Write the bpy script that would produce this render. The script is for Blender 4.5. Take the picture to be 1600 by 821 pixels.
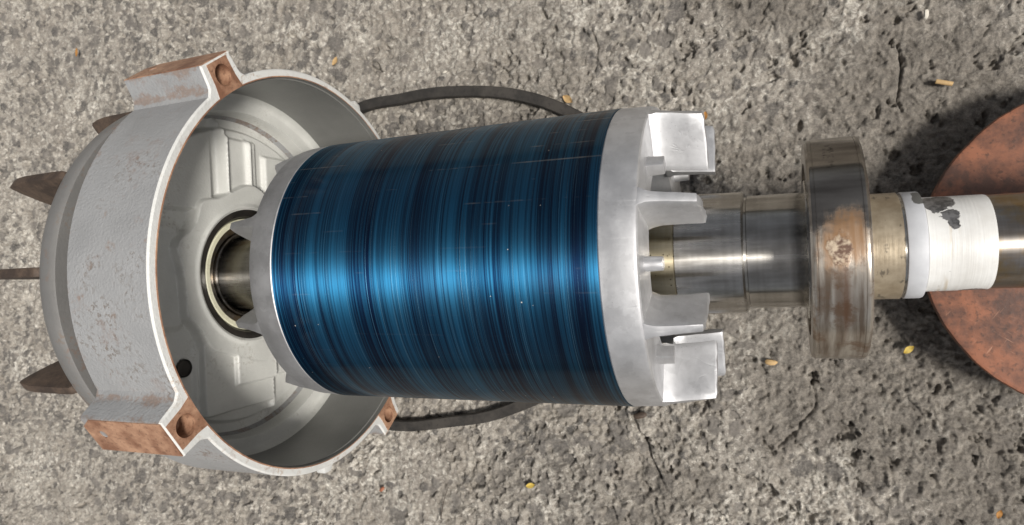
import bpy, bmesh, math, random
import numpy as np
from mathutils import Vector, Matrix

random.seed(7)
R_ = math.radians
scene = bpy.context.scene
for o in list(bpy.data.objects):
    bpy.data.objects.remove(o, do_unlink=True)
COL = scene.collection

H = 0.247            # height of the rotor axis above the ground (m)
# ------------------------------------------------------------------ camera
TH, ROLL, CAM_H = 0.38114, -0.04369, 0.6885
c, s, cr, sr = math.cos(TH), math.sin(TH), math.cos(ROLL), math.sin(ROLL)
rgt0, up0, fwd = Vector((c, 0, -s)), Vector((0, 1, 0)), Vector((-s, 0, -c))
rgt, up = rgt0 * cr + up0 * sr, rgt0 * -sr + up0 * cr
cam_d = bpy.data.cameras.new('camera')
cam = bpy.data.objects.new('camera', cam_d); COL.objects.link(cam)
m = Matrix((rgt, up, -fwd)).transposed().to_4x4()
m.translation = Vector((0, 0, H + CAM_H))
cam.matrix_world = m
cam_d.sensor_width = 36
cam_d.lens = 36 * 1053.2 / 1600
cam_d.clip_start = 0.02
cam_d.clip_end = 200
cam_d.dof.use_dof = True
cam_d.dof.focus_distance = 0.70
cam_d.dof.aperture_fstop = 9.5
scene.camera = cam

# ------------------------------------------------------------------ light
SUN = Vector((0.74, -0.19, 1.0)).normalized()      # direction towards the sun
elev = math.asin(SUN.z); azim = math.atan2(SUN.x, SUN.y)
w = bpy.data.worlds.new('World'); scene.world = w; w.use_nodes = True
nt = w.node_tree; nt.nodes.clear()
sky = nt.nodes.new('ShaderNodeTexSky'); sky.sky_type = 'NISHITA'; sky.sun_disc = False
sky.sun_elevation = elev; sky.sun_rotation = azim
sky.air_density = 1.0; sky.dust_density = 4.0; sky.ozone_density = 1.0
hs = nt.nodes.new('ShaderNodeHueSaturation'); hs.inputs['Saturation'].default_value = 0.30
bg = nt.nodes.new('ShaderNodeBackground'); bg.inputs['Strength'].default_value = 0.05
wo = nt.nodes.new('ShaderNodeOutputWorld')
nt.links.new(sky.outputs[0], hs.inputs['Color']); nt.links.new(hs.outputs[0], bg.inputs['Color'])
nt.links.new(bg.outputs[0], wo.inputs['Surface'])
sl = bpy.data.lights.new('sun', 'SUN'); sl.energy = 2.6; sl.angle = R_(10); sl.color = (1.0, 0.96, 0.895)
so = bpy.data.objects.new('sun', sl); COL.objects.link(so)
so.rotation_euler = (-SUN).to_track_quat('-Z', 'Y').to_euler()
so.location = SUN * 4
scene.view_settings.view_transform = 'Standard'
scene.view_settings.look = 'None'
scene.view_settings.exposure = 0.56
scene.view_settings.gamma = 1.0
scene.view_settings.use_curve_mapping = False

# ------------------------------------------------------------------ material helpers
class NB:
    def __init__(self, name):
        self.m = bpy.data.materials.new(name); self.m.use_nodes = True
        self.t = self.m.node_tree; self.t.nodes.clear()
        self.out = self.t.nodes.new('ShaderNodeOutputMaterial')
        self.p = self.t.nodes.new('ShaderNodeBsdfPrincipled')
        self.t.links.new(self.p.outputs[0], self.out.inputs[0])
    def n(self, typ, **kw):
        x = self.t.nodes.new(typ)
        for k, v in kw.items(): setattr(x, k, v)
        return x
    def put(self, sock, v):
        if v is None: return
        if isinstance(v, bpy.types.NodeSocket): self.t.links.new(v, sock)
        elif isinstance(v, (tuple, list)) and len(v) == 3 and sock.type == 'RGBA': sock.default_value = (*v, 1)
        else: sock.default_value = v
    def math(self, op, a, b=None, cc=None, clamp=False):
        x = self.n('ShaderNodeMath', operation=op); x.use_clamp = clamp
        self.put(x.inputs[0], a)
        if b is not None: self.put(x.inputs[1], b)
        if cc is not None: self.put(x.inputs[2], cc)
        return x.outputs[0]
    def obj(self):
        if not hasattr(self, '_o'): self._o = self.n('ShaderNodeTexCoord').outputs['Object']
        return self._o
    def sep(self, v=None):
        x = self.n('ShaderNodeSeparateXYZ'); self.put(x.inputs[0], v or self.obj()); return x.outputs
    def map(self, sc=(1, 1, 1), loc=(0, 0, 0), v=None):
        x = self.n('ShaderNodeMapping'); self.put(x.inputs['Vector'], v or self.obj())
        x.inputs['Scale'].default_value = sc; x.inputs['Location'].default_value = loc
        return x.outputs[0]
    def noise(self, scale, detail=4, rough=0.55, v=None, sc=None, loc=(0, 0, 0), dist=0.0):
        x = self.n('ShaderNodeTexNoise')
        self.put(x.inputs['Vector'], self.map(sc, loc, v) if (sc or any(loc)) and sc else (self.map((1, 1, 1), loc, v) if any(loc) else (v or self.obj())))
        x.inputs['Scale'].default_value = scale; x.inputs['Detail'].default_value = detail
        x.inputs['Roughness'].default_value = rough; x.inputs['Distortion'].default_value = dist
        return x.outputs[0]
    def vor(self, scale, v=None, feature='F1', rnd=1.0, out=0):
        x = self.n('ShaderNodeTexVoronoi', feature=feature)
        self.put(x.inputs['Vector'], v or self.obj()); x.inputs['Scale'].default_value = scale
        x.inputs['Randomness'].default_value = rnd
        return x.outputs[out]
    def ramp(self, fac, lo, hi, a=0.0, b=1.0, smooth=False):
        x = self.n('ShaderNodeMapRange'); x.interpolation_type = 'SMOOTHSTEP' if smooth else 'LINEAR'
        self.put(x.inputs['Value'], fac)
        for i, v in zip(('From Min', 'From Max', 'To Min', 'To Max'), (lo, hi, a, b)): self.put(x.inputs[i], v)
        return x.outputs[0]
    def mix(self, fac, a, b, mode='MIX'):
        x = self.n('ShaderNodeMix', data_type='RGBA', blend_type=mode)
        self.put(x.inputs[0], fac); self.put(x.inputs[6], a); self.put(x.inputs[7], b)
        return x.outputs[2]
    def bump(self, h, strength=0.3, dist=0.001):
        x = self.n('ShaderNodeBump'); x.inputs['Strength'].default_value = strength
        x.inputs['Distance'].default_value = dist; self.put(x.inputs['Height'], h)
        self.t.links.new(x.outputs[0], self.p.inputs['Normal']); return x.outputs[0]
    def aniso(self, amount, rot=0.0):
        t = self.n('ShaderNodeTangent', direction_type='RADIAL', axis='X')
        self.t.links.new(t.outputs[0], self.p.inputs['Tangent'])
        self.p.inputs['Anisotropic'].default_value = amount
        self.p.inputs['Anisotropic Rotation'].default_value = rot
    def set(self, **kw):
        for k, v in kw.items(): self.put(self.p.inputs[k.replace('_', ' ')], v)
        return self.m
    def blob(self, x, y, z, rx, ry, rz):
        """distance from a spot in object space, 1.0 at its edge"""
        v = self.n('ShaderNodeVectorMath', operation='SUBTRACT'); self.put(v.inputs[0], self.obj()); v.inputs[1].default_value = (x, y, z)
        d = self.n('ShaderNodeVectorMath', operation='DIVIDE'); self.put(d.inputs[0], v.outputs[0]); d.inputs[1].default_value = (rx, ry, rz)
        l = self.n('ShaderNodeVectorMath', operation='LENGTH'); self.put(l.inputs[0], d.outputs[0])
        return l.outputs['Value']

M = {}
def mat_core():
    b = NB('blue_lacquered_laminations')
    wide = b.noise(1.0, 2, 0.5, sc=(34, 0.6, 0.6))
    mid = b.noise(1.0, 3, 0.6, sc=(150, 1.5, 1.5), loc=(3, 0, 0))
    fine = b.noise(1.0, 2, 0.6, sc=(900, 3, 3), loc=(9, 0, 0))
    f = b.math('ADD', b.math('MULTIPLY', wide, 0.70), b.math('ADD', b.math('MULTIPLY', mid, 0.70), b.math('MULTIPLY', fine, 0.66)))
    f = b.ramp(f, 0.84, 1.22, smooth=True)
    col = b.mix(f, (0.004, 0.018, 0.058), (0.026, 0.165, 0.315))
    # bare hairlines cut round the core
    hair = b.ramp(b.noise(1.0, 1, 0.5, sc=(1500, 5, 5), loc=(4, 2, 0)), 0.66, 0.74)
    col = b.mix(b.math('MULTIPLY', hair, 0.7), col, (0.16, 0.38, 0.55))
    grime = b.ramp(b.noise(9, 3, 0.6), 0.45, 0.75)
    col = b.mix(b.math('MULTIPLY', grime, 0.25), col, (0.05, 0.06, 0.08))
    # scuffed lines along the rotor bars
    x, y, z = b.sep()
    ang = b.math('ARCTAN2', y, z)
    fr = b.math('FRACT', b.math('ADD', b.math('MULTIPLY', ang, 46 / (2 * math.pi)), b.math('MULTIPLY', x, 0.9)))
    line = b.math('LESS_THAN', b.math('ABSOLUTE', b.math('SUBTRACT', fr, 0.5)), 0.035)
    patch = b.ramp(b.noise(1.0, 4, 0.7, sc=(14, 26, 26), loc=(1, 5, 0)), 0.53, 0.70)
    scuff = b.math('MULTIPLY', line, patch)
    side = b.ramp(y, 0.02, 0.06)
    scuff = b.math('MULTIPLY', scuff, b.ramp(side, 0, 1, 0.06, 0.5))
    # specks of swarf
    v1 = b.n('ShaderNodeTexVoronoi'); b.put(v1.inputs['Vector'], b.map((1, 1, 1.4))); v1.inputs['Scale'].default_value = 105
    sp = b.math('MULTIPLY', b.math('LESS_THAN', v1.outputs['Distance'], 0.070), b.math('GREATER_THAN', b.sep(v1.outputs['Color'])[0], 0.90))
    bare = b.math('MAXIMUM', scuff, sp)
    col = b.mix(bare, col, (0.62, 0.62, 0.60))
    rough = b.ramp(mid, 0.3, 0.7, 0.58, 0.70)
    rough = b.math('ADD', rough, b.math('MULTIPLY', bare, 0.2))
    b.bump(b.math('ADD', fine, b.math('MULTIPLY', mid, 0.4)), 0.05, 0.0006)
    b.aniso(1.0, 0.25)
    M['core'] = b.set(Base_Color=col, Metallic=1.0, Roughness=rough, Coat_Weight=0.35, Coat_Roughness=0.18)
def mat_alu(name, base=(0.58, 0.58, 0.59), r0=0.48, r1=0.58):
    b = NB(name)
    n1 = b.noise(28, 6, 0.65); n2 = b.noise(160, 4, 0.6); n3 = b.noise(9, 3, 0.5, loc=(3, 1, 2))
    k = b.ramp(b.math('ADD', b.math('MULTIPLY', n1, .7), b.math('MULTIPLY', n2, .3)), .36, .64, smooth=True)
    col = b.mix(k, tuple(x * .91 for x in base), tuple(min(1, x * 1.08) for x in base))
    edge = b.ramp(b.noise(26, 5, .6, loc=(3, 1, 2)), .56, .575)
    col = b.mix(b.math('MULTIPLY', edge, .22), col, tuple(x * .62 for x in base))
    pits = b.ramp(b.vor(330), .0, .20, 1, 0)
    pits = b.math('MULTIPLY', pits, b.ramp(b.noise(40, 2, .5, loc=(7, 7, 7)), .58, .62))
    col = b.mix(b.math('MULTIPLY', pits, .5), col, (.12, .12, .12))
    scr = b.ramp(b.noise(1, 3, .7, sc=(30, 420, 60), dist=.6), .63, .70)
    b.bump(b.math('ADD', b.math('ADD', b.math('MULTIPLY', n1, 1.0), b.math('MULTIPLY', n2, .35)), b.math('MULTIPLY', scr, -.6)), 0.18, 0.0012)
    return b.set(Base_Color=col, Metallic=0.85, Roughness=b.ramp(n1, .3, .7, r0, r1))
def mat_steel(name, a, bb, rough=(0.18, 0.32), stain=None, band=60.0, pitdens=0.0):
    b = NB(name)
    ax = b.noise(1.0, 3, .6, sc=(260, 4, 4)); st = b.noise(1.0, 4, .6, sc=(7, 70, 70), loc=(2, 1, 4)); big = b.noise(band * .4, 4, .6)
    k = b.ramp(b.math('ADD', b.math('MULTIPLY', ax, .15), b.math('ADD', b.math('MULTIPLY', st, .55), b.math('MULTIPLY', big, .35))), .40, .66)
    col = b.mix(k, a, bb)
    if stain:
        col = b.mix(b.math('MULTIPLY', b.ramp(b.noise(30, 5, .65, loc=(5, 5, 1)), .46, .62), .7), col, stain)
    pit = None
    if pitdens:
        pv = b.n('ShaderNodeTexVoronoi'); b.put(pv.inputs['Vector'], b.obj()); pv.inputs['Scale'].default_value = 230
        pit = b.math('MULTIPLY', b.math('LESS_THAN', pv.outputs['Distance'], .16), b.math('GREATER_THAN', b.sep(pv.outputs['Color'])[0], 1 - pitdens))
        pit = b.math('MULTIPLY', pit, b.ramp(b.noise(45, 2, .5, loc=(1, 2, 9)), .46, .54))
        col = b.mix(pit, col, (.02, .012, .006))
    b.aniso(.9, .25)
    b.bump(ax, .06, .0008)
    return b.set(Base_Color=col, Metallic=1.0, Roughness=b.ramp(st, .3, .7, *rough))
def mat_paint(name, base, dirt=(0.13, 0.09, 0.055), amt=0.5, bumps=1.0, metal=0.15, rough=.5, rustpatch=0.0, boss=False):
    b = NB(name)
    o1 = b.noise(360, 2, .5); o2 = b.noise(60, 4, .55); g = b.noise(14, 5, .65); g2 = b.noise(190, 4, .7, loc=(3, 3, 3))
    col = b.mix(b.ramp(g, .35, .7), tuple(x * .88 for x in base), tuple(min(1, x * 1.08) for x in base))
    spk = b.math('MULTIPLY', b.ramp(g, .53, .66), b.ramp(g2, .52, .60))
    col = b.mix(b.math('MULTIPLY', spk, amt), col, dirt)
    if rustpatch:
        rp = b.ramp(b.math('ADD', b.math('MULTIPLY', b.noise(22, 5, .7, loc=(8, 1, 1)), .75), b.math('MULTIPLY', g2, .25)), .56, .64)
        col = b.mix(b.math('MULTIPLY', rp, rustpatch), col, (.22, .10, .045))
    if boss:
        ox, oy, oz = b.sep(); rad = b.math('SQRT', b.math('ADD', b.math('MULTIPLY', oy, oy), b.math('MULTIPLY', oz, oz)))
        rz = b.math('MAXIMUM', b.math('MULTIPLY', b.ramp(rad, .2452, .2475), b.ramp(rad, .262, .250)), b.ramp(rad, .262, .2725))
        rz = b.math('MAXIMUM', rz, b.math('MULTIPLY', b.ramp(ox, -.634, -.643), .7))
        bleed = b.ramp(b.math('ADD', b.math('MULTIPLY', rz, .16), b.math('ADD', b.math('MULTIPLY', b.noise(40, 6, .7, loc=(3, 8, 1)), .8), b.math('MULTIPLY', g2, .2))), .60, .70)
        col = b.mix(b.math('MULTIPLY', bleed, .5), col, b.mix(g2, (.12, .06, .03), (.33, .19, .11)))
    b.bump(b.math('ADD', b.math('MULTIPLY', o1, .8), b.math('ADD', b.math('MULTIPLY', o2, .3), b.math('MULTIPLY', spk, -.3))), .5 * bumps, .0022)
    return b.set(Base_Color=col, Metallic=metal, Roughness=rough)
def mat_rust(name, a, bb, dark, scale=45, rough=.7, bump=.4, metal=0.0, scratch=None):
    b = NB(name)
    n1 = b.noise(scale, 6, .65); n2 = b.noise(scale * 6, 4, .6, loc=(2, 4, 1)); n3 = b.noise(scale * .3, 3, .55, loc=(6, 4, 1))
    col = b.mix(b.ramp(b.math('ADD', b.math('MULTIPLY', n1, .6), b.math('MULTIPLY', n3, .4)), .42, .58), a, bb)
    col = b.mix(b.math('MULTIPLY', b.ramp(n2, .55, .68), .65), col, dark)
    if scratch:
        vr_ = b.n('ShaderNodeVectorRotate', rotation_type='Z_AXIS'); b.put(vr_.inputs['Vector'], b.obj()); vr_.inputs['Angle'].default_value = .62; rotv = vr_.outputs[0]
        sc = b.math('MAXIMUM', b.ramp(b.noise(1, 3, .7, sc=(420, 30, 18), v=rotv, dist=1.2), .66, .71), b.ramp(b.noise(1, 3, .7, sc=(26, 480, 20), v=rotv, loc=(4, 4, 4), dist=1.5), .64, .70))
        sc = b.math('MULTIPLY', sc, b.ramp(b.noise(18, 3, .6, loc=(9, 0, 4)), .48, .58))
        col = b.mix(b.math('MULTIPLY', sc, .75), col, scratch)
    b.bump(b.math('ADD', n1, b.math('MULTIPLY', n2, .5)), bump, .0015)
    return b.set(Base_Color=col, Metallic=metal, Roughness=rough)

mat_core()
M['alu'] = mat_alu('cast_aluminium')
M['steel'] = mat_steel('turned_steel', (.27, .255, .23), (.60, .58, .55), (.20, .31))
M['steel_y'] = mat_steel('straw_tinted_steel', (.27, .23, .15), (.50, .45, .34), (.28, .4), pitdens=.5)
M['steel_end'] = mat_steel('tarnished_steel', (.20, .17, .14), (.48, .44, .40), (.25, .45), stain=(.38, .25, .10), band=40)
M['dark_steel'] = mat_steel('dark_race_steel', (.10, .09, .08), (.26, .24, .22), (.2, .3))
M['shell'] = mat_paint('silver_grey_cast_paint', (.34, .342, .345), amt=.6, bumps=1.0, rustpatch=.20, boss=True)
M['inside'] = mat_paint('pale_grey_green_paint', (.58, .58, .55), dirt=(.2, .17, .12), amt=.35, bumps=.4, metal=0, rough=.38)
M['bore'] = mat_paint('grey_primed_bore', (.20, .20, .19), dirt=(.11, .1, .08), amt=.3, bumps=.25, metal=.1, rough=.36)
M['lip'] = mat_paint('sunlit_rim_paint', (.62, .62, .60), dirt=(.35, .22, .12), amt=.6, bumps=.6, metal=0, rough=.55, rustpatch=.45)  # rim's sunlit brightness is put into this lighter colour, plus rust patches
M['rust'] = mat_rust('orange_brown_rust', (.20, .095, .055), (.42, .245, .155), (.11, .058, .035), bump=.3, rough=.6)
M['rust_dark'] = mat_rust('dark_brown_rust', (.045, .031, .023), (.10, .068, .048), (.025, .017, .013), scale=60)
M['oxide'] = mat_rust('red_oxide_plate', (.10, .050, .036), (.30, .118, .064), (.055, .033, .025), scale=34, rough=.55, bump=.35, scratch=(.55, .30, .2))
M['belt'] = mat_rust('dusty_black_rubber', (.02, .018, .016), (.05, .044, .038), (.015, .013, .012), scale=40, rough=.8)
M['black'] = mat_rust('black_oily_iron', (.018, .016, .014), (.035, .03, .026), (.01, .01, .01), rough=.28, bump=.1)
M['cream'] = mat_rust('cream_nylon', (.62, .60, .44), (.70, .68, .52), (.5, .47, .34), rough=.4, bump=.05)
M['drum'] = mat_paint('dusty_grey_fan_paint', (.20, .195, .188), dirt=(.2, .13, .08), amt=.4, bumps=.35, rustpatch=.35)
def mat_white():
    b = NB('thick_white_paint')
    n = b.noise(38, 6, .68); n2 = b.noise(160, 4, .6); ringn = b.noise(1, 3, .6, sc=(420, 7, 7))
    col = b.mix(b.ramp(n, .35, .7), (.62, .61, .585), (.71, .71, .695))
    dirt = b.math('MULTIPLY', b.ramp(b.noise(1, 4, .6, sc=(160, 14, 14), loc=(2, 0, 0)), .56, .66), b.ramp(b.blob(.128, 0, 0, .008, 9, 9), .4, 1.2, 1, 0))
    col = b.mix(b.math('MULTIPLY', dirt, .6), col, (.45, .36, .24))
    # flaked-off patches showing dark primer and steel
    def patch(x, y, z, rx, ry, rz, e):
        return b.math('LESS_THAN', b.math('ADD', b.blob(x, y, z, rx, ry, rz), b.math('MULTIPLY', b.math('SUBTRACT', n, .5), e)), 1.0)
    k = patch(.1245, .033, .022, .011, .010, .014, 3.2)
    k = b.math('MAXIMUM', k, patch(.131, .0235, .033, .008, .006, .010, 2.6))
    k = b.math('MAXIMUM', k, patch(.1325, .016, .038, .0055, .0065, .010, 2.6))
    k = b.math('MAXIMUM', k, patch(.106, .042, .022, .0045, .006, .008, 2.5))
    k = b.math('MAXIMUM', k, patch(.150, -.040, .006, .009, .006, .006, 2.5))
    k = b.math('MAXIMUM', k, b.math('MULTIPLY', b.math('GREATER_THAN', n2, .70), b.math('GREATER_THAN', n, .55)))
    col = b.mix(k, col, b.mix(b.ramp(n2, .4, .6), (.09, .088, .088), (.23, .225, .225)))
    b.bump(b.math('ADD', b.math('ADD', b.math('MULTIPLY', ringn, .8), b.math('MULTIPLY', n, .3)), b.math('MULTIPLY', k, -1.5)), .45, .0009)
    return b.set(Base_Color=col, Metallic=b.math('MULTIPLY', k, .5), Roughness=b.ramp(k, 0, 1, .42, .35))
M['white'] = mat_white()
def mat_collar():
    b = NB('grey_white_collar_paint')
    n = b.noise(40, 5, .65)
    col = b.mix(b.ramp(n, .4, .62), (.47, .48, .505), (.53, .54, .565))
    k = b.math('LESS_THAN', b.math('ADD', b.blob(.109, .040, .022, .004, .008, .012), b.math('MULTIPLY', b.math('SUBTRACT', n, .5), 2.6)), 1.0)
    col = b.mix(k, col, (.11, .11, .105))
    b.bump(n, .15, .001)
    return b.set(Base_Color=col, Roughness=.5)
M['collar'] = mat_collar()
def mat_tan():
    b = NB('tan_stained_seat')
    n = b.noise(50, 6, .65); st = b.noise(1, 3, .6, sc=(330, 6, 6)); fl = b.noise(1, 3, .6, sc=(120, 70, 70), loc=(4, 1, 0))
    col = b.mix(b.ramp(n, .35, .65), (.30, .24, .165), (.45, .38, .28))
    k = b.math('MULTIPLY', b.ramp(fl, .60, .66), 1.0)
    col = b.mix(b.math('MULTIPLY', k, .7), col, (.10, .085, .065))
    red = b.ramp(b.sep()[0], .0700, .0675)
    col = b.mix(b.math('MULTIPLY', red, .75), col, (.28, .12, .085))
    b.bump(b.math('ADD', st, n), .2, .0008)
    return b.set(Base_Color=col, Metallic=.55, Roughness=b.ramp(n, .3, .7, .3, .48))
M['tan'] = mat_tan()
def mat_race():
    b = NB('stained_bearing_steel')
    n = b.noise(48, 7, .68); nf = b.noise(170, 5, .65); st = b.noise(1, 4, .6, sc=(9, 60, 60), loc=(2, 2, 0)); vert = b.noise(1, 4, .6, sc=(130, 12, 12), loc=(1, 0, 6))
    x, y, z = b.sep()
    col = b.mix(b.ramp(st, .35, .65), (.14, .125, .11), (.30, .275, .245))
    # the lower flank: painted paler for its brighter reflection, with run marks
    low = b.ramp(b.math('ADD', y, b.math('MULTIPLY', b.math('SUBTRACT', n, .5), .03)), .020, .012, 0, 1, True)
    lit_flank_runs = b.mix(b.ramp(vert, .36, .62), (.20, .15, .11), (.56, .52, .46))
    lit_flank_runs = b.mix(b.math('MULTIPLY', b.ramp(n, .5, .62), .8), lit_flank_runs, (.20, .12, .07))
    col = b.mix(b.math('MULTIPLY', low, .85), col, lit_flank_runs)
    d = b.blob(.0455, .006, .1, .015, .019, .05)
    dn = b.math('ADD', d, b.math('MULTIPLY', b.math('SUBTRACT', n, .5), 2.2))
    halo = b.ramp(b.math('ADD', dn, b.math('MULTIPLY', b.math('SUBTRACT', vert, .5), 1.6)), 1.5, .5, 0, 1, True)
    col = b.mix(b.math('MULTIPLY', halo, .75), col, (.24, .115, .035))
    d2 = b.blob(.043, .000, .1, .0085, .0125, .05)
    core = b.ramp(b.math('ADD', d2, b.math('MULTIPLY', b.math('SUBTRACT', n, .5), 3.4)), 1.10, .80)
    col = b.mix(core, col, b.mix(b.ramp(nf, .42, .60), (.10, .05, .03), (.46, .37, .27)))
    run = b.math('MULTIPLY', b.ramp(b.blob(.044, -.040, .08, .007, .045, .08), 1.1, .5), b.ramp(vert, .38, .56))
    col = b.mix(b.math('MULTIPLY', run, .75), col, (.17, .085, .045))
    # faint etched marks round the top flank
    em = b.math('MULTIPLY', b.math('LESS_THAN', b.blob(.0395, .078, .062, .0045, .017, .025), 1.0), b.math('GREATER_THAN', b.noise(1, 2, .5, sc=(300, 500, 300)), .57))
    col = b.mix(b.math('MULTIPLY', em, .75), col, (.03, .028, .025))
    b.aniso(.45, .25)
    b.bump(b.math('ADD', b.math('MULTIPLY', n, b.math('ADD', halo, .1)), b.math('MULTIPLY', nf, core)), .3, .0012)
    rr = b.math('ADD', b.ramp(low, 0, 1, .15, .28), b.math('MULTIPLY', halo, .25))
    return b.set(Base_Color=col, Metallic=b.math('MULTIPLY', b.ramp(halo, 0, 1, .95, .25), b.ramp(low, 0, 1, 1.0, .85)), Roughness=rr)
M['race'] = mat_race()
def mat_ground():
    b = NB('weathered_rough_concrete')
    at = b.n('ShaderNodeAttribute', attribute_name='stone'); tn = b.n('ShaderNodeAttribute', attribute_name='tone')
    da = b.n('ShaderNodeAttribute', attribute_name='soil')
    n1 = b.noise(11, 5, .6); n2 = b.noise(75, 6, .65); n3 = b.noise(330, 4, .65); n4 = b.noise(900, 3, .6)
    f = b.math('ADD', b.math('MULTIPLY', n2, .5), b.math('ADD', b.math('MULTIPLY', n3, .3), b.math('MULTIPLY', n4, .2)))
    nm = b.noise(30, 6, .72, loc=(4, 7, 0), dist=.5); nl = b.noise(130, 5, .7, loc=(1, 3, 0), dist=.7)
    paste = b.mix(b.ramp(f, .36, .64), (.130, .116, .100), (.43, .395, .345))
    paste = b.mix(b.math('MULTIPLY', b.ramp(nm, .50, .62), .55), paste, (.20, .178, .155))
    paste = b.mix(b.math('MULTIPLY', b.ramp(nl, .55, .66), .75), paste, (.66, .625, .56))
    paste = b.mix(b.math('MULTIPLY', b.ramp(nl, .42, .34), .60), paste, (.115, .10, .085))
    paste = b.mix(b.math('MULTIPLY', b.ramp(n1, .47, .62), .30), paste, (.24, .21, .175))
    crust = b.math('MULTIPLY', b.ramp(b.noise(7, 4, .6, loc=(2, 9, 0)), .50, .62), b.ramp(nl, .46, .58))
    paste = b.mix(b.math('MULTIPLY', crust, .6), paste, (.60, .57, .51))
    stonec = b.mix(tn.outputs['Fac'], (.055, .053, .051), (.17, .155, .138))
    stonec = b.mix(b.ramp(n3, .45, .7), stonec, (.20, .18, .16))
    col = b.mix(b.math('MULTIPLY', at.outputs['Fac'], .88), paste, stonec)
    soil = b.mix(b.ramp(f, .38, .62), (.075, .066, .056), (.235, .21, .178))
    col = b.mix(da.outputs['Fac'], col, soil)
    grit = b.noise(1500, 2, .6); col = b.mix(b.ramp(grit, .30, .70, 0, .42), col, b.mix(1.0, col, (2.1, 2.1, 2.1), 'MULTIPLY'))
    b.bump(b.math('ADD', b.math('MULTIPLY', n3, 1.0), b.math('MULTIPLY', n4, .7)), 1.0, .0026)
    return b.set(Base_Color=col, Roughness=.88)
M['ground'] = mat_ground()
def mat_flat(name, col, rough=.7):
    b = NB(name); n = b.noise(300, 4, .6)
    return b.set(Base_Color=b.mix(n, tuple(x * .6 for x in col), tuple(min(1, x * 1.3) for x in col)), Roughness=rough)
M['yellow'] = mat_flat('dry_yellow_petal', (.52, .38, .08)); M['straw'] = mat_flat('dry_straw', (.48, .32, .15))
M['orange'] = mat_flat('orange_leaf', (.36, .17, .04)); M['pale'] = mat_flat('pale_chip', (.62, .58, .5)); M['redbit'] = mat_flat('red_brown_flake', (.34, .13, .07))
M['twig'] = mat_flat('dark_twig', (.06, .045, .035))

# ------------------------------------------------------------------ mesh helpers
def finish(me, mat, angle=32):
    me.materials.append(mat)
    for p in me.polygons: p.use_smooth = True
    me.set_sharp_from_angle(angle=R_(angle))
    return me
def link(name, me, parent=None, loc=(0, 0, 0), rot=(0, 0, 0)):
    o = bpy.data.objects.new(name, me); COL.objects.link(o)
    o.parent = parent; o.location = loc; o.rotation_euler = rot
    return o
def thing(name, label, cat, loc=(0, 0, 0), group=None):
    o = bpy.data.objects.new(name, None); COL.objects.link(o); o.empty_display_size = .05
    o.location = loc; o['label'] = label; o['category'] = cat
    if group: o['group'] = group
    return o
def lathe(name, prof, mat, seg=160, closed=False, angle=32):
    """profile [(x, r)] turned about the X axis"""
    n = len(prof); A = np.linspace(0, 2 * math.pi, seg, endpoint=False)
    v = []
    for x, r in prof:
        for a in A: v.append((x, r * math.sin(a), r * math.cos(a)))
    f = []
    rng = n if closed else n - 1
    for i in range(rng):
        j = (i + 1) % n
        for k in range(seg):
            k2 = (k + 1) % seg
            f.append((i * seg + k, i * seg + k2, j * seg + k2, j * seg + k))
    me = bpy.data.meshes.new(name); me.from_pydata(v, [], f)
    bm = bmesh.new(); bm.from_mesh(me); bmesh.ops.remove_doubles(bm, verts=bm.verts, dist=1e-6)
    bmesh.ops.recalc_face_normals(bm, faces=bm.faces); bm.to_mesh(me); bm.free()
    return finish(me, mat, angle)
def planar(name, loops, to3, thick, mat, angle=32):
    """flat plate from 2-D loops (outer first, then holes); to3 maps (u, v, depth) to 3-D"""
    bm = bmesh.new(); es = []
    for L in loops:
        vs = [bm.verts.new((u, v, 0)) for u, v in L]
        es += [bm.edges.new((vs[i], vs[(i + 1) % len(vs)])) for i in range(len(vs))]
    bmesh.ops.triangle_fill(bm, edges=es, use_beauty=True)
    if thick:
        r = bmesh.ops.extrude_face_region(bm, geom=list(bm.faces))
        for v in r['geom']:
            if isinstance(v, bmesh.types.BMVert): v.co.z += thick
    for v in bm.verts: v.co = Vector(to3(*v.co))
    bmesh.ops.recalc_face_normals(bm, faces=bm.faces)
    me = bpy.data.meshes.new(name); bm.to_mesh(me); bm.free()
    return finish(me, mat, angle)
def circle2(cu, cv, r, n): return [(cu + r * math.cos(2 * math.pi * i / n), cv + r * math.sin(2 * math.pi * i / n)) for i in range(n)]
def bevel_bm(bm, w, seg=2, ang=25):
    ed = [e for e in bm.edges if len(e.link_faces) == 2 and e.calc_face_angle(0) > R_(ang)]
    bmesh.ops.bevel(bm, geom=ed, offset=w, segments=seg, affect='EDGES', profile=.6, clamp_overlap=True)

# ------------------------------------------------------------------ ground
def hashf(ix, iy, seed):
    h = (ix.astype(np.int64) * 374761393 + iy.astype(np.int64) * 668265263 + seed * 2246822519) & 0xFFFFFFFF
    h = ((h ^ (h >> 13)) * 1274126177) & 0xFFFFFFFF
    h = ((h ^ (h >> 16)) * 2654435761) & 0xFFFFFFFF
    return ((h ^ (h >> 15)) & 0xFFFFFF).astype(np.float32) / 0xFFFFFF
def vnoise(x, y, seed):
    ix, iy = np.floor(x), np.floor(y); fx, fy = x - ix, y - iy
    fx = fx * fx * fx * (fx * (fx * 6 - 15) + 10); fy = fy * fy * fy * (fy * (fy * 6 - 15) + 10)
    a, b_ = hashf(ix, iy, seed), hashf(ix + 1, iy, seed); c_, d = hashf(ix, iy + 1, seed), hashf(ix + 1, iy + 1, seed)
    return (a + (b_ - a) * fx) * (1 - fy) + (c_ + (d - c_) * fx) * fy
def fbm(x, y, seed, octv=3, g=.5):
    t, a, n = 0, 1, 0
    for i in range(octv):
        t = t + a * vnoise(x * 2 ** i + 17.3 * i, y * 2 ** i - 9.1 * i, seed + i); n += a; a *= g
    return t / n
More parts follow.
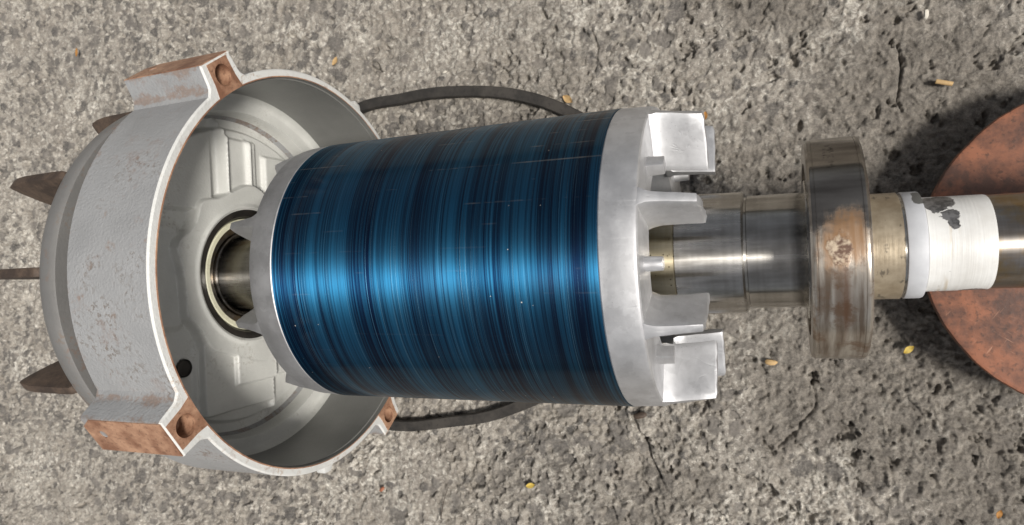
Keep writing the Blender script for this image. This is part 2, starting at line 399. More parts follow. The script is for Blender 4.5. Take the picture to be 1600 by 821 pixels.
def worley(x, y, seed):
    ix, iy = np.floor(x), np.floor(y)
    best = np.full(x.shape, 9, np.float32); idv = np.zeros(x.shape, np.float32)
    for dx in (-1, 0, 1):
        for dy in (-1, 0, 1):
            cx, cy = ix + dx, iy + dy
            px = cx + hashf(cx, cy, seed); py = cy + hashf(cx, cy, seed + 5)
            d = np.hypot(x - px, y - py).astype(np.float32); k = d < best
            best = np.where(k, d, best); idv = np.where(k, hashf(cx, cy, seed + 11), idv)
    return best, idv
def sstep(a, b_, v):
    t = np.clip((v - a) / (b_ - a), 0, 1); return t * t * (3 - 2 * t)
def build_ground():
    def axis(lo, hi, d0, d1, out):
        n = int((hi - lo) / ((d0 + d1) / 2)); t = np.linspace(0, 1, n + 1)
        core = lo + (hi - lo) * (d0 * t + (d1 - d0) * t * t / 2) / ((d0 + d1) / 2)
        e = out * np.cumsum(1.35 ** np.arange(26)) / np.sum(1.35 ** np.arange(26))
        return np.concatenate([(lo - e)[::-1], core, hi + e])
    xs = axis(-1.72, .42, .0027, .0012, 8.0); ys = axis(-.70, .72, .0016, .0016, 8.0)
    X, Y = np.meshgrid(xs, ys, indexing='ij'); shp = X.shape
    x, y = X.ravel().astype(np.float64), Y.ravel().astype(np.float64)
    wx = (fbm(x * 45, y * 45, 61, 2) - .5) * .012; wy = (fbm(x * 45, y * 45, 67, 2) - .5) * .012
    rag = fbm(x * 150, y * 150, 63, 3, .6) - .5
    h = (fbm(x * 3.5, y * 3.5, 1, 2) - .5) * .008
    h += (fbm(x * 26, y * 26, 11, 3) - .5) * .010
    rid = 1 - np.abs(2 * fbm(x * 70 + wx * 60, y * 70, 21, 3, .55) - 1)
    h += (rid - .75) * .0088
    h += (fbm(x * 210, y * 210, 31, 3, .6) - .5) * .0068
    h *= .70 + .55 * sstep(.32, .62, fbm(x * 5 + 3, y * 5, 55, 3))
    # embedded aggregate
    zone = fbm(x * 6, y * 6, 71, 2)
    stone = np.zeros_like(h); tone = np.zeros_like(h)
    for sc, sd, keep, rad in ((52, 41, .32, .44), (30, 43, .17, .38), (95, 47, .28, .42)):
        d, i = worley((x + wx) * sc, (y + wy) * sc, sd); d = d + rag * .55
        m_ = (i < keep * np.clip(2.2 * zone - .10, .25, 1.8)); r = rad * (.6 + .8 * (i / keep % 1))
        k = np.where(m_, sstep(r, r * .78, d), 0)
        top = (hashf(np.floor(i * 9999), np.floor(i * 777), 3) - .62) * .0075
        h = h * (1 - .55 * k) + k * top
        stone = np.maximum(stone, k); tone = np.where(k > .3, (i * 37) % 1, tone)
    # pits knocked out of the surface
    for sc, sd, keep, rad, dep in ((60, 81, .06, .38, .0080), (34, 83, .04, .34, .010), (120, 85, .07, .38, .0045)):
        d, i = worley((x + wx * 1.3) * sc, (y + wy * 1.3) * sc, sd); d = d + rag * 1.15
        m_ = i < keep * (.4 + 1.2 * (1 - zone)); r = rad * (.5 + .9 * ((i * 53) % 1))
        k = np.where(m_, sstep(r, r * .5, d), 0); h -= k * dep; stone *= 1 - .7 * k
    # cracks: polylines on the ground
    def crack(pts, wd, dep):
        nonlocal h
        pts = np.array(pts); lo, hi = pts.min(0) - .03, pts.max(0) + .03
        sel = np.where((x > lo[0]) & (x < hi[0]) & (y > lo[1]) & (y < hi[1]))[0]
        xx, yy = x[sel] + wx[sel] * .8, y[sel] + wy[sel] * .8; best = np.full(len(sel), 9.)
        for a, b_ in zip(pts[:-1], pts[1:]):
            ab = b_ - a; t = np.clip(((xx - a[0]) * ab[0] + (yy - a[1]) * ab[1]) / (ab @ ab), 0, 1)
            best = np.minimum(best, np.hypot(xx - a[0] - t * ab[0], yy - a[1] - t * ab[1]))
        h[sel] -= dep * sstep(wd, wd * .25, best)
    crack([(.143, .243), (.146, .222), (.141, .203), (.139, .162)], .0024, .007)
    crack([(.03, -.160), (.033, -.19), (.024, -.215), (.010, -.232), (-.015, -.255)], .0022, .005)
    crack([(-.190, -.26), (-.178, -.285), (-.17, -.31)], .0036, .008)
    crack([(-.205, -.225), (-.195, -.245), (-.187, -.262)], .0036, .008)
    crack([(-.24, .27), (-.232, .30), (-.237, .33)], .0026, .005)
    crack([(-.075, -.29), (-.05, -.30), (-.02, -.315)], .0028, .006)
    # soil trodden into the slab: a large patch round the plate and the shaft end
    bl = np.exp(-(((x - .18) / .26) ** 2 + ((y - .06) / .27) ** 2))
    soil = sstep(.35, .8, bl * 1.0 + (fbm(x * 14, y * 14, 91, 3) - .5) * .9) * .8
    soil = np.maximum(soil, sstep(.42, .60, fbm(x * 9, y * 9, 95, 3)) * .75 * sstep(-.7, .10, x))
    far = np.maximum(np.abs(x + .65) - 1.2, np.abs(y) - .75); h *= np.clip(1 - far / .6, 0, 1)
    z = h - .0065
    z = np.minimum(z, .0035)
    me = bpy.data.meshes.new('ground')
    nv = x.size; co = np.empty((nv, 3), np.float32); co[:, 0] = x; co[:, 1] = y; co[:, 2] = z
    nx, ny = shp; I, J = np.meshgrid(np.arange(nx - 1), np.arange(ny - 1), indexing='ij'); a = (I * ny + J).ravel()
    q = np.stack([a, a + ny, a + ny + 1, a + 1], 1).astype(np.int32); nf = len(q)
    me.vertices.add(nv); me.vertices.foreach_set('co', co.ravel())
    me.loops.add(nf * 4); me.loops.foreach_set('vertex_index', q.ravel())
    me.polygons.add(nf); me.polygons.foreach_set('loop_start', np.arange(0, nf * 4, 4, dtype=np.int32))
    me.polygons.foreach_set('use_smooth', np.ones(nf, bool))
    for nm, arr in (('stone', stone), ('tone', tone), ('soil', soil)):
        at = me.attributes.new(nm, 'FLOAT', 'POINT'); at.data.foreach_set('value', arr.astype(np.float32))
    me.update(); me.validate()
    me.materials.append(M['ground'])
    o = link('ground', me); o['kind'] = 'structure'
build_ground()

# ------------------------------------------------------------------ rotor
ROT0 = Vector((-.20, 0, H - .15))
rotor = thing('motor_rotor', 'blue lacquered electric motor rotor with aluminium end rings and long stepped steel shaft', 'rotor', ROT0)
AX = (-ROT0.x, 0, .15)          # the axis origin seen from the rotor's empty
core = link('laminated_core', lathe('laminated_core', [(-.1407, .05), (-.1407, .1494), (-.1413, .15)] + [(-.1413 - i * (.4764 - .1413) / 40, .15) for i in range(1, 40)] + [(-.4764, .15), (-.4770, .1494), (-.4770, .05)], M['core'], 256), rotor, AX)
core['label'] = 'blue lacquered cylinder of turned laminations with fine rings'
def ringprof(x0, x1, sgn):
    return [(x0, .095), (x0, .1489), (x0 + sgn * .0012, .1496), (x0 + sgn * .010, .1492), (x1 - sgn * .004, .1484), (x1 - sgn * .0012, .1476), (x1, .146), (x1, .0975), (x1 - sgn * .002, .0952)]
ringR = link('end_ring', lathe('end_ring', ringprof(-.1405, -.1075, 1), M['alu'], 192, closed=True), rotor, AX)
ringL = link('end_ring', lathe('end_ring', ringprof(-.4772, -.508, -1), M['alu'], 192, closed=True), rotor, AX)
def vane_mesh(sgn, length, seed, rtip, rag=.0005):
    """radial fin standing on the ring face (x = 0), flared at its root, rough cast tip"""
    rnd = random.Random(seed); bm = bmesh.new()
    xs = [(-.002, .0105), (.002, .0082), (.006, .0062), (.011, .0052), (.020, .0048), (.032, .0045), (length - .002, .0042), (length, .0036)]
    rs = [0, .10, .22, .36, .50, .64, .78, .90, 1]
    grid = {}
    for i, (x, t) in enumerate(xs):
        u = max(0, x) / length
        ri = .0915 - .004 * u; ro = .1472 - (.1472 - rtip) * u
        for j, v in enumerate(rs):
            for sd in (-1, 1):
                tip = i >= len(xs) - 2
                jit = (lambda a: rnd.uniform(-a, a))
                r = ri + (ro - ri) * v + jit(.0006)
                th = t * (1.0 if 0 < j < 8 else .86)
                xx = x + (jit(rag) - (rag * 2.4 if j == 8 else rag * .6 * (j == 7)) if tip and i == len(xs) - 1 else (jit(.0006) if tip else 0))
                grid[i, j, sd] = bm.verts.new((sgn * xx, sd * th + jit(.00035), r))
    ni, nj = len(xs), len(rs)
    for i in range(ni - 1):
        for j in range(nj - 1):
            for sd in (-1, 1):
                bm.faces.new([grid[i, j, sd], grid[i + 1, j, sd], grid[i + 1, j + 1, sd], grid[i, j + 1, sd]])
        for j in (0, nj - 1):
            bm.faces.new([grid[i, j, -1], grid[i + 1, j, -1], grid[i + 1, j, 1], grid[i, j, 1]])
    for j in range(nj - 1):
        for i in (0, ni - 1):
            bm.faces.new([grid[i, j, -1], grid[i, j + 1, -1], grid[i, j + 1, 1], grid[i, j, 1]])
    bmesh.ops.recalc_face_normals(bm, faces=bm.faces)
    bevel_bm(bm, .0005, 2, 40)
    me = bpy.data.meshes.new('vane'); bm.to_mesh(me); bm.free()
    return finish(me, M['alu'], 40)
vr = [vane_mesh(1, .0475, 3, .141), vane_mesh(1, .0475, 8, .134, .0012)]
vl = [vane_mesh(-1, .040, 5, .140), vane_mesh(-1, .040, 9, .138)]
for i, a in enumerate((20, 65, 110, 155, 200, 245, 290, 335)):
    link('vane', vr[1 if i in (0, 4) else 0], ringR, (-.1075, 0, 0), (-R_(a), 0, 0))
for i in range(8):
    link('vane', vl[i % 2], ringL, (-.508, 0, 0), (-R_(22 + 45 * i), 0, 0))
def pin_mesh(n, r):
    bm = bmesh.new()
    bmesh.ops.create_cone(bm, cap_ends=True, segments=n, radius1=r * 1.08, radius2=r * .96, depth=.017, matrix=Matrix.Rotation(R_(90), 4, 'Y'))
    if n == 4: bmesh.ops.rotate(bm, verts=bm.verts, matrix=Matrix.Rotation(R_(45), 3, 'X'))
    bevel_bm(bm, .0010, 2, 40)
    me = bpy.data.meshes.new('balance_pin'); bm.to_mesh(me); bm.free(); return finish(me, M['alu'], 40)
pins = [pin_mesh(20, .0062), pin_mesh(4, .0085)]
for i in range(8):
    a = R_(-3 + 45 * i)
    link('balance_pin', pins[0 if i == 0 else (1 if i in (1, 7) else 0)], ringR, (-.1005, .119 * math.sin(a), .119 * math.cos(a)), (-a, 0, 0))
def shaft_part(name, prof, mat, seg=128):
    return link(name, lathe(name, prof, mat, seg), rotor, AX)
shaft_part('shaft', [(-.0923, .0584), (-.0920, .0596), (-.075, .0592), (-.050, .0586), (-.0335, .0582), (-.0318, .0568), (-.0316, .0528), (-.0296, .0526), (-.0290, .0538), (0, .0537), (.0195, .0533), (.021, .0525), (.067, .0525), (.067, .0480)], M['steel'])
y = shaft_part('shaft_shoulder', [(-.145, .0603), (-.0935, .0601), (-.0927, .0594), (-.0923, .0584)], M['steel_y']); y['label'] = 'straw coloured shaft section with small dark pits'
y = shaft_part('seal_seat', [(.0665, .052), (.0690, .0518), (.0692, .0478), (.084, .0476), (.0950, .0476), (.0954, .0466), (.0958, .046)], M['tan']); y['label'] = 'tan stained seat beside the bearing'
shaft_part('retaining_groove', [(.0957, .0450), (.0958, .0456), (.0978, .0456), (.0979, .0450)], M['steel'])
y = shaft_part('painted_collar', [(.0978, .0455), (.0979, .0470), (.0986, .0474), (.1105, .0472), (.1122, .0466), (.1130, .0440), (.1136, .0420)], M['collar']); y['label'] = 'grey white painted collar'
y = shaft_part('paint_band', [(.1128, .0412), (.1140, .0419), (.1165, .0415), (.1400, .0411), (.1605, .0409), (.1618, .0405), (.1622, .0400)], M['white']); y['label'] = 'thick white paint with dark flaked patches'
y = shaft_part('shaft_end', [(.1615, .0402), (.25, .0400), (.37, .0400), (.375, .038), (.375, .0)], M['steel_end']); y['label'] = 'tarnished brown steel shaft end'
# fan-side shaft
shaft_part('rear_shaft', [(-.480, .050), (-.560, .050), (-.561, .0455), (-.640, .0455), (-.645, .0455), (-.735, .044), (-.735, 0)], M['steel'])
# large ball bearing
brg = link('bearing', lathe('bearing', [(.0212, .080), (.0212, .0975), (.0215, .0990), (.0234, .1007), (.0240, .1009), (.0258, .1009), (.0260, .1005), (.0266, .1005), (.0268, .1009), (.0440, .1009), (.0602, .1009), (.0604, .1005), (.0610, .1005), (.0612, .1009), (.0632, .1009), (.0638, .1007), (.0657, .0990), (.0660, .0982), (.0660, .080)], M['race'], 192, closed=True, angle=20), rotor, AX)
brg['label'] = 'large steel ball bearing with rust patch and brown staining'
for nm, pf, mt in (('side_shield', [(.0235, .081), (.0235, .064), (.0637, .064), (.0637, .081)], M['dark_steel']),
                   ('inner_race', [(.0208, .0525), (.0205, .0532), (.0205, .0635), (.0212, .0645), (.0660, .0645), (.0667, .0635), (.0667, .0525)], M['steel'])):
    link(nm, lathe(nm, pf, mt, 128, closed=True), brg)

# ------------------------------------------------------------------ end bell
BELL0 = Vector((-.59, 0, 0))
bell = thing('motor_end_bell', 'round grey cast motor end bell lying open towards the rotor with rusty bolt bosses', 'motor housing', BELL0)
BX = (-BELL0.x, 0, H)
BOSS = [55.5, -34.0, -124.0, 146.0]
def outline(R, pts, step=1.5):
    """circle with bosses: pts = [(r, halfwidth)] from the root to the outer corner; returns (y, z) loop"""
    root_r, root_w = pts[0]; L = []
    ordered = sorted(a % 360 for a in BOSS)
    half = math.degrees(math.asin(root_w / R))
    for i, a in enumerate(ordered):
        er = (math.sin(R_(a)), math.cos(R_(a))); et = (math.cos(R_(a)), -math.sin(R_(a)))
        seq = [(rr, -ww) for rr, ww in pts[1:]] + [(rr, ww) for rr, ww in reversed(pts[1:])]
        L.append((R * math.sin(R_(a - half)), R * math.cos(R_(a - half))))
        for rr, tt in seq: L.append((er[0] * rr + et[0] * tt, er[1] * rr + et[1] * tt))
        L.append((R * math.sin(R_(a + half)), R * math.cos(R_(a + half))))
        nxt = ordered[(i + 1) % 4] + (360 if i == 3 else 0)
        n = int((nxt - a - 2 * half) / step)
        for k in range(1, n):
            t = a + half + (nxt - a - 2 * half) * k / n
            L.append((R * math.sin(R_(t)), R * math.cos(R_(t))))
    return L
RO = .2440
PO = [(RO, .0315), (.2455, .0285), (.2480, .0265), (.2515, .0255), (.2700, .0235), (.2718, .0225)]
OUT = outline(RO, PO)
def shrink(L, d):
    n = len(L); res = []
    for i in range(n):
        a, b_, c_ = Vector(L[i - 1]), Vector(L[i]), Vector(L[(i + 1) % n])
        t = (c_ - a).normalized(); nn = Vector((t.y, -t.x))
        if nn.dot(b_) > 0 and False: nn = -nn
        res.append(b_ - nn * d if nn.dot(b_) > 0 else b_ + nn * d)
    return [tuple(v) for v in res]
def strip(name, rows, mat, angle=32, cap=None):
    n = len(rows[0][1]); v = []; f = []
    for x, L in rows: v += [(x, p[0], p[1]) for p in L]
    for i in range(len(rows) - 1):
        for k in range(n): f.append((i * n + k, i * n + (k + 1) % n, (i + 1) * n + (k + 1) % n, (i + 1) * n + k))
    me = bpy.data.meshes.new(name); me.from_pydata(v, [], f)
    bm = bmesh.new(); bm.from_mesh(me); bmesh.ops.recalc_face_normals(bm, faces=bm.faces); bm.to_mesh(me); bm.free()
    return finish(me, mat, angle)
IN1 = shrink(OUT, .0008)
rows = [(-.5362, OUT)] + [(-.5362 - i * .0134, OUT) for i in range(1, 8)] + [(-.6415, OUT), (-.6440, shrink(OUT, .0022))]
link('shell', strip('shell', rows, M['shell']), bell, BX)
holes = []
for a in BOSS: holes.append(circle2(.2535 * math.sin(R_(a)), .2535 * math.cos(R_(a)), .0115, 32))
# painted lip: the chamfered front edge of the rim and bosses
lip_in = outline(.2388, [(.2388, .0200), (.2420, .0185), (.2480, .0170), (.2690, .0152), (.2712, .0148)])
lip_front = [(-.5362, OUT), (-.5350, shrink(OUT, .0006)), (-.5342, shrink(OUT, .0018))]
link('rim_edge', strip('rim_edge', lip_front, M['lip'], 50), bell, BX)
link('rim_lip', planar('rim_lip', [shrink(OUT, .0018), circle2(0, 0, .2350, 200)] + holes, lambda u, v, d: (-.5342 - d, u, v), 0, M['lip']), bell, BX)
land = outline(.2360, [(.2360, .0195), (.2410, .0182), (.2480, .0168), (.2680, .0158), (.2696, .0156)])
y = link('machined_face', planar('machined_face', [land, circle2(0, 0, .2347, 200)] + holes, lambda u, v, d: (-.5344 + d, u, v), .0009, M['rust']), bell, BX)
y['label'] = 'rusty bare machined rim face'
cup = lathe('bolt_hole', [(.0012, .0116), (-.020, .0112), (-.024, .0)], M['rust'], 32)
for k, a in enumerate(BOSS):
    # outer pad of each boss
    def to3(u, v, d, a=a):
        er = Vector((0, math.sin(R_(a)), math.cos(R_(a)))); et = Vector((0, math.cos(R_(a)), -math.sin(R_(a))))
        return Vector((u, 0, 0)) + er * (.2716 + d) + et * v
    L = [(-.5352, -.0215), (-.5352, .0215), (-.630, .0215), (-.6432, .0120), (-.6432, -.0215)]
    pad = link('boss_pad', planar('boss_pad', [L, circle2(-.6235, .002, .0048, 20)], to3, .0010, M['rust']), bell, BX)
    pad['label'] = 'rusty flat outer face of a boss'
    link('bolt_hole', cup, bell, (BX[0] - .5346, .2535 * math.sin(R_(a)), H + .2535 * math.cos(R_(a))))
# cast nubs on the rim
def nub_mesh():
    bm = bmesh.new(); bmesh.ops.create_cube(bm, size=1); bmesh.ops.scale(bm, vec=(.016, .020, .010), verts=bm.verts)
    for v in bm.verts:
        if v.co.z > 0: v.co.y *= .6; v.co.x *= .8
    bevel_bm(bm, .002, 2); me = bpy.data.meshes.new('casting_nub'); bm.to_mesh(me); bm.free(); return finish(me, M['lip'])
nm_ = nub_mesh()
for a in (114, -91): link('casting_nub', nm_, bell, (BX[0] - .5435, .2472 * math.sin(R_(a)), H + .2472 * math.cos(R_(a))), (-R_(a), 0, 0))
# back of the casting
link('rear_wall', planar('rear_wall', [shrink(OUT, .0022), circle2(0, 0, .2330, 160)], lambda u, v, d: (-.6440, u, v), 0, M['shell']), bell, BX)
link('rear_dish', lathe('rear_dish', [(-.6439, .2335), (-.646, .214), (-.676, .198), (-.680, .10), (-.680, .047)], M['shell']), bell, BX)
# inside: bore, shelf and ribbed back wall as one cast surface
def inner_wall():
    NA = 720
    A = np.linspace(0, 2 * np.pi, NA, endpoint=False)
    prof = [(-.5335, .2347), (-.5400, .2345), (-.5404, .2330), (-.56, .2322), (-.60, .2305), (-.630, .2290), (-.6375, .2278), (-.6405, .2255)]
    rr = np.linspace(.2225, .0835, 150)
    V = []
    for x, r in prof: V.append(np.stack([np.full(NA, x), r * np.sin(A), r * np.cos(A)], 1))
    def box(u, a, b_, e): return sstep(a - e, a + e, u) * (1 - sstep(b_ - e, b_ + e, u))
    for r in rr:
        y_, z_ = r * np.sin(A), r * np.cos(A)
        d = np.full(NA, -.6420)
        d = d - .026 * (1 - sstep(.204, .2095, r)) + .009 * (1 - sstep(.186, .192, r))           # groove inside the shelf
        angd = np.degrees(A)
        def sector(lo, hi, e=3):
            m_ = ((angd - lo) % 360); w_ = (hi - lo) % 360
            return sstep(0, e, m_) * (1 - sstep(w_ - e, w_, m_)) * (m_ <= w_)
        rad = lambda lo, hi, e=.003: sstep(lo - e, lo + e, r) * (1 - sstep(hi - e, hi + e, r))
        # raised cast panels between the hub and the groove
        for y0, y1, z0, z1, e, hgt in ((.080, .180, .052, .150, .003, .011), (.080, .176, -.030, .030, .003, .006), (-.172, -.080, -.040, .078, .0022, .012), (-.140, -.080, -.120, .030, .0022, .006), (-.060, .062, .10, .20, .006, .006), (.08, .16, -.12, -.045, .003, .007), (-.1, .1, -.2, -.1, .008, .008)):
            d = d + hgt * box(y_, y0, y1, e) * box(z_, z0, z1, e) * (1 - sstep(.184, .196, r))
        # ribs running out from the hub
        for zc, y0, y1, wd, hgt in ((.030, .085, .198, .0045, .011), (-.013, .085, .176, .004, .007), (.082, -.178, -.088, .0035, .005), (-.045, -.190, -.09, .0045, .007)):
            d = d + hgt * np.exp(-((z_ - zc) / wd) ** 2) * box(y_, y0, y1, .006)
        d = d - .018 * (1 - sstep(.75, 1.0, np.hypot((y_ + .1075) / .0108, (z_ - .098) / .0108)))
        # scalloped hub
        lob = sum(np.exp(-((((angd - c0) + 180) % 360 - 180) / w0) ** 2) * h0 for c0, w0, h0 in ((18, 9, .013), (-24, 8, .007), (50, 9, .010), (-52, 10, .006), (95, 14, .010), (140, 14, .012), (-100, 14, .010), (185, 14, .012), (230, 14, .01)))
        rh = .1065 + lob
        d = np.where(True, d + (-.6415 - d) * (1 - sstep(rh - .0016, rh + .0016, r)), d)
        d = d + .0025 * np.exp(-((r - .087) / .003) ** 2)
        # through hole
        V.append(np.stack([d, y_, z_], 1))
    V = np.array(V); nr = len(V); f = []
    V = V[5:]; nr = len(V)
    idx = np.arange(nr * NA).reshape(nr, NA); nx_ = np.roll(idx, -1, 1)
    q = np.stack([idx[:-1], nx_[:-1], nx_[1:], idx[1:]], -1).reshape(-1, 4)
    me = bpy.data.meshes.new('inner_wall'); me.from_pydata(V.reshape(-1, 3).tolist(), [], q.tolist())
    bm = bmesh.new(); bm.from_mesh(me)
    # normals towards the inside
    for fc in bm.faces:
        pass
    bm.normal_update()
    fc = bm.faces[: ] if False else list(bm.faces)
    t = fc[0]
    if t.normal.y * t.calc_center_median().y + t.normal.z * t.calc_center_median().z > 0: bmesh.ops.reverse_faces(bm, faces=fc)
    bm.to_mesh(me); bm.free()
    return finish(me, M['inside'], 60)
y = link('inner_wall', inner_wall(), bell, BX); y['label'] = 'pale grey painted inside with cast ribs and hub'
y = link('bore', lathe('bore', [(-.5335, .2347), (-.5400, .2345), (-.5404, .2330), (-.56, .2322), (-.60, .2305), (-.6301, .2290)], M['bore'], 200), bell, BX); y['label'] = 'dark grey machined bore of the end bell'
hub = link('bearing_seat', lathe('bearing_seat', [(-.672, .0840), (-.6440, .0840), (-.6425, .0832), (-.6420, .0800), (-.6430, .0750), (-.6450, .0735), (-.668, .0730)], M['black'], 128), bell, BX)
link('seal_ring', lathe('seal_ring', [(-.668, .0722), (-.6455, .0720), (-.6445, .0708), (-.6450, .0655), (-.6465, .0645), (-.668, .0640)], M['cream'], 128), hub)
link('shield', lathe('shield', [(-.668, .0735), (-.6520, .0645), (-.6510, .0630), (-.6505, .0560), (-.6520, .0545), (-.668, .053)], M['steel_end'], 128), hub)
link('seat_sleeve', lathe('seat_sleeve', [(-.668, .0545), (-.6480, .0540), (-.6470, .0525), (-.6490, .0490), (-.670, .0450)], M['dark_steel'], 128), hub)

link('hole_dark_cap', lathe('hole_dark_cap', [(.0004, .0105), (-.002, .0092), (-.0035, .0)], M['black'], 32), bell, (BX[0] - .6565, -.1075, H + .098))  # black cap over the pit paints in the dark inside of the hole
# ------------------------------------------------------------------ fan behind the end bell
FAN0 = Vector((-.70, 0, H - .226))
fan = thing('cooling_fan', 'dusty grey fan drum with rusty brown blades poking out behind the end bell', 'fan', FAN0)
FX = (-FAN0.x, 0, .226)
link('fan_drum', lathe('fan_drum', [(-.683, .05), (-.683, .2275), (-.686, .2290), (-.692, .2292), (-.699, .2284), (-.706, .2268), (-.7115, .2244), (-.7155, .2210), (-.7180, .2165), (-.719, .21), (-.721, .06)], M['drum'], 360), fan, FX)
def blade_mesh():
    L = [(-.716, .120), (-.716, .2200), (-.722, .2240), (-.735, .2245), (-.785, .2235), (-.800, .2215), (-.810, .2185), (-.8115, .2150), (-.808, .2060), (-.798, .1900), (-.782, .1700), (-.764, .1480), (-.752, .120)]
    bm = bmesh.new()
    a = [bm.verts.new((x, -.005, r)) for x, r in L]; bm.faces.new(a)
    r_ = bmesh.ops.extrude_face_region(bm, geom=list(bm.faces))
    for v in r_['geom']:
        if isinstance(v, bmesh.types.BMVert): v.co.y += .010
    bmesh.ops.recalc_face_normals(bm, faces=bm.faces); bevel_bm(bm, .0012, 2)
    me = bpy.data.meshes.new('fan_blade'); bm.to_mesh(me); bm.free(); return finish(me, M['rust_dark'], 35)
bl_ = blade_mesh()
for a in (3, 31.5, 68, 104, 140, 176, 212, 250, 289, 328): link('fan_blade', bl_, fan, FX, (-R_(a), 0, 0))

# ------------------------------------------------------------------ red plate under the shaft end
PL = Vector((.3176, -.0125, 0)); ztop = .075
plate = thing('round_plate_stand', 'round red brown rusty plate lying under the shaft end', 'plate', PL)
def vlathe(name, prof, mat, seg=128):
    me = lathe(name, [(z, r) for r, z in prof], mat, seg)
    for v in me.vertices: v.co = Vector((v.co.y, v.co.z, v.co.x))
    return me
link('plate', vlathe('plate', [(.03, ztop), (.169, ztop - .0005), (.1728, ztop - .0018), (.1742, ztop - .0045), (.1738, ztop - .012), (.172, ztop - .014), (.03, ztop - .014)], M['oxide'], 192), plate)
_pm = bpy.data.objects['plate'].data
for v in _pm.vertices:
    if math.hypot(v.co.x, v.co.y) > .1:
        q = math.atan2(v.co.y, v.co.x); k = 1 + .0035 * math.sin(q * 7 + 1) * math.sin(q * 3) + .002 * math.sin(q * 31) * math.sin(q * 13 + 2)
        v.co.x *= k; v.co.y *= k
link('foot', vlathe('foot', [(.110, ztop - .0138), (.104, .03), (.108, .012), (.108, -.012)], M['rust_dark'], 64), plate)
link('spindle', vlathe('spindle', [(.036, ztop - .010), (.036, H - .050), (.030, H - .0405), (0, H - .0402)], M['rust_dark'], 48), plate)

# ------------------------------------------------------------------ belt loop on the ground
def cat(P, n=10):
    out = []
    for i in range(len(P)):
        p0, p1, p2, p3 = (np.array(P[(i + k - 1) % len(P)]) for k in range(4))
        for j in range(n):
            t = j / n
            out.append(.5 * (2 * p1 + (p2 - p0) * t + (2 * p0 - 5 * p1 + 4 * p2 - p3) * t * t + (3 * p1 - p0 - 3 * p2 + p3) * t ** 3))
    return out
def belt():
    P = [(-.640, .257), (-.55, .266), (-.469, .266), (-.363, .249), (-.276, .212), (-.20, .15), (-.165, .05), (-.19, -.07), (-.28, -.165), (-.395, -.222), (-.49, -.242), (-.587, -.252), (-.70, -.23), (-.79, -.13), (-.81, .04), (-.75, .19)]
    C = cat(P, 12); n = len(C); sec = [(-.0075, .0), (-.0085, .010), (-.007, .0125), (.007, .0125), (.0085, .010), (.0075, .0)]
    v = []; f = []; m_ = len(sec)
    for i in range(n):
        t = C[(i + 1) % n] - C[i - 1]; t /= np.hypot(*t); nn = np.array([-t[1], t[0]])
        for u, z in sec: p = C[i] + nn * u; v.append((p[0], p[1], z - .001))
    for i in range(n):
        for k in range(m_): f.append((i * m_ + k, ((i + 1) % n) * m_ + k, ((i + 1) % n) * m_ + (k + 1) % m_, i * m_ + (k + 1) % m_))
    me = bpy.data.meshes.new('drive_belt'); me.from_pydata(v, [], f)
    bm = bmesh.new(); bm.from_mesh(me); bmesh.ops.recalc_face_normals(bm, faces=bm.faces); bm.to_mesh(me); bm.free()
    o = link('drive_belt', finish(me, M['belt'], 30))
    o['label'] = 'dusty dark rubber loop lying on the concrete beneath the rotor'; o['category'] = 'belt'
belt()

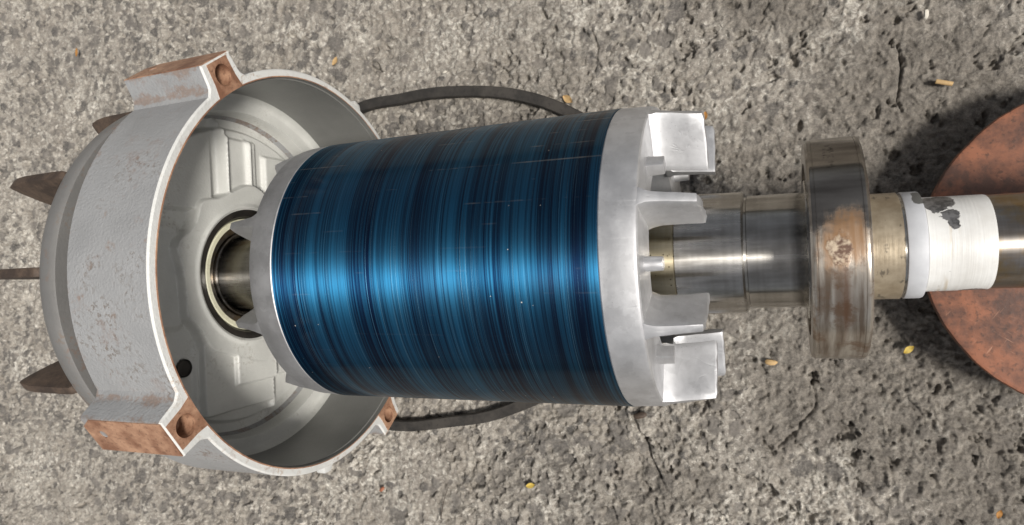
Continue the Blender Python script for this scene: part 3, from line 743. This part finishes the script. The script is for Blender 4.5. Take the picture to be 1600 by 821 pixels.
# ------------------------------------------------------------------ litter on the ground
def bit(name, kind, x, y_, size, rot, mat, label, cat_, group=None, z=.001):
    rnd = random.Random(hash((round(x * 1000), round(y_ * 1000))) & 0xffff)
    bm = bmesh.new()
    if kind == 'petal':
        n = 9; top = []
        for i in range(n):
            t = i / (n - 1); wd = math.sin(math.pi * min(1, t * .96 + .03)) ** .8 * .28
            for sd in (-1, 0, 1): top.append(bm.verts.new(((t - .5), sd * wd, .10 * abs(sd) + .18 * (t - .5) ** 2 + rnd.uniform(-.02, .02))))
        for i in range(n - 1):
            for k in range(2): bm.faces.new([top[i * 3 + k], top[i * 3 + 3 + k], top[i * 3 + 4 + k], top[i * 3 + 1 + k]])
        r_ = bmesh.ops.extrude_face_region(bm, geom=list(bm.faces))
        for v in r_['geom']:
            if isinstance(v, bmesh.types.BMVert): v.co.z += .05
    elif kind == 'chip':
        bmesh.ops.create_icosphere(bm, subdivisions=2, radius=.5)
        for v in bm.verts: v.co = Vector((v.co.x, v.co.y * .45, v.co.z * .35)) * (1 + rnd.uniform(-.14, .14))
    elif kind == 'stub':
        bmesh.ops.create_cone(bm, cap_ends=True, segments=14, radius1=.16, radius2=.15, depth=1, matrix=Matrix.Rotation(R_(90), 4, 'Y'))
        bevel_bm(bm, .03, 2, 40)
        for v in bm.verts: v.co.z *= .8; v.co.y += .04 * math.sin(v.co.x * 3)
    elif kind == 'twig':
        rows_ = []
        for i in range(9):
            t = i / 8; r = .018 * (1 - .5 * t); cy_ = .05 * math.sin(t * 2.6)
            rows_.append([bm.verts.new((t - .5, cy_ + r * math.cos(q), .03 + r * math.sin(q))) for q in (0, 1.26, 2.51, 3.77, 5.03)])
        for a, b_ in zip(rows_[:-1], rows_[1:]):
            for k in range(5): bm.faces.new([a[k], b_[k], b_[(k + 1) % 5], a[(k + 1) % 5]])
        bm.faces.new(rows_[0]); bm.faces.new(rows_[-1])
    bmesh.ops.scale(bm, vec=(size,) * 3, verts=bm.verts); bmesh.ops.recalc_face_normals(bm, faces=bm.faces)
    me = bpy.data.meshes.new(name); bm.to_mesh(me); bm.free()
    o = link(name, finish(me, mat, 40), None, (x, y_, z), (rnd.uniform(-.2, .2), rnd.uniform(-.2, .2), R_(rot)))
    o['label'] = label; o['category'] = cat_
    if group: o['group'] = group
bit('cork_stub', 'stub', .186, .190, .018, -22, M['straw'], 'small tan cylindrical stub on the concrete above the red plate', 'stub', z=.003)
bit('yellow_petal', 'petal', .137, -.126, .014, 35, M['yellow'], 'yellow petal on dark soil below the bearing and beside the red plate', 'petal')
bit('dry_seed', 'petal', -.276, .231, .018, -40, M['straw'], 'tan seed husk at the right end of the belt above the rotor', 'seed')
bit('yellow_petal', 'petal', -.360, -.332, .014, 10, M['yellow'], 'tiny yellow petal on pale concrete below the blue rotor', 'petal')
bit('wood_chip', 'chip', -.019, -.144, .016, -5, M['straw'], 'tan wood chip on the ground between end ring vanes and bearing', 'chip')
bit('yellow_petal', 'petal', -.674, .346, .015, 60, M['straw'], 'dull yellow scrap on the concrete above the end bell', 'petal')
bit('pale_stone', 'chip', .171, .274, .013, 80, M['pale'], 'small pale stone chip near the top right corner', 'stone')
bit('orange_leaf', 'petal', -.088, .184, .012, 80, M['orange'], 'orange leaf scrap beside the uppermost vane of the end ring', 'leaf')
bit('orange_leaf', 'petal', .222, -.317, .011, 70, M['orange'], 'small orange leaf scrap in the bottom right corner', 'leaf')
bit('yellow_petal', 'petal', -1.289, .457, .016, 80, M['orange'], 'small ochre leaf scrap on the concrete near the top left corner', 'leaf')
bit('rust_flake', 'chip', -.193, -.221, .020, 15, M['rust_dark'], 'reddish brown flake on the ground under the lower end of the end ring', 'flake')
bit('dark_twig', 'twig', -.505, -.372, .055, 70, M['twig'], 'thin dark twig on pale concrete at the bottom edge', 'twig', z=.0)
bit('pale_stone', 'chip', -.473, .299, .008, 20, M['pale'], 'tiny white stone chip above the belt', 'stone')
bit('rust_flake', 'chip', -.62, -.36, .013, 40, M['redbit'], 'small pinkish brown flake on pale concrete below the end bell', 'flake')
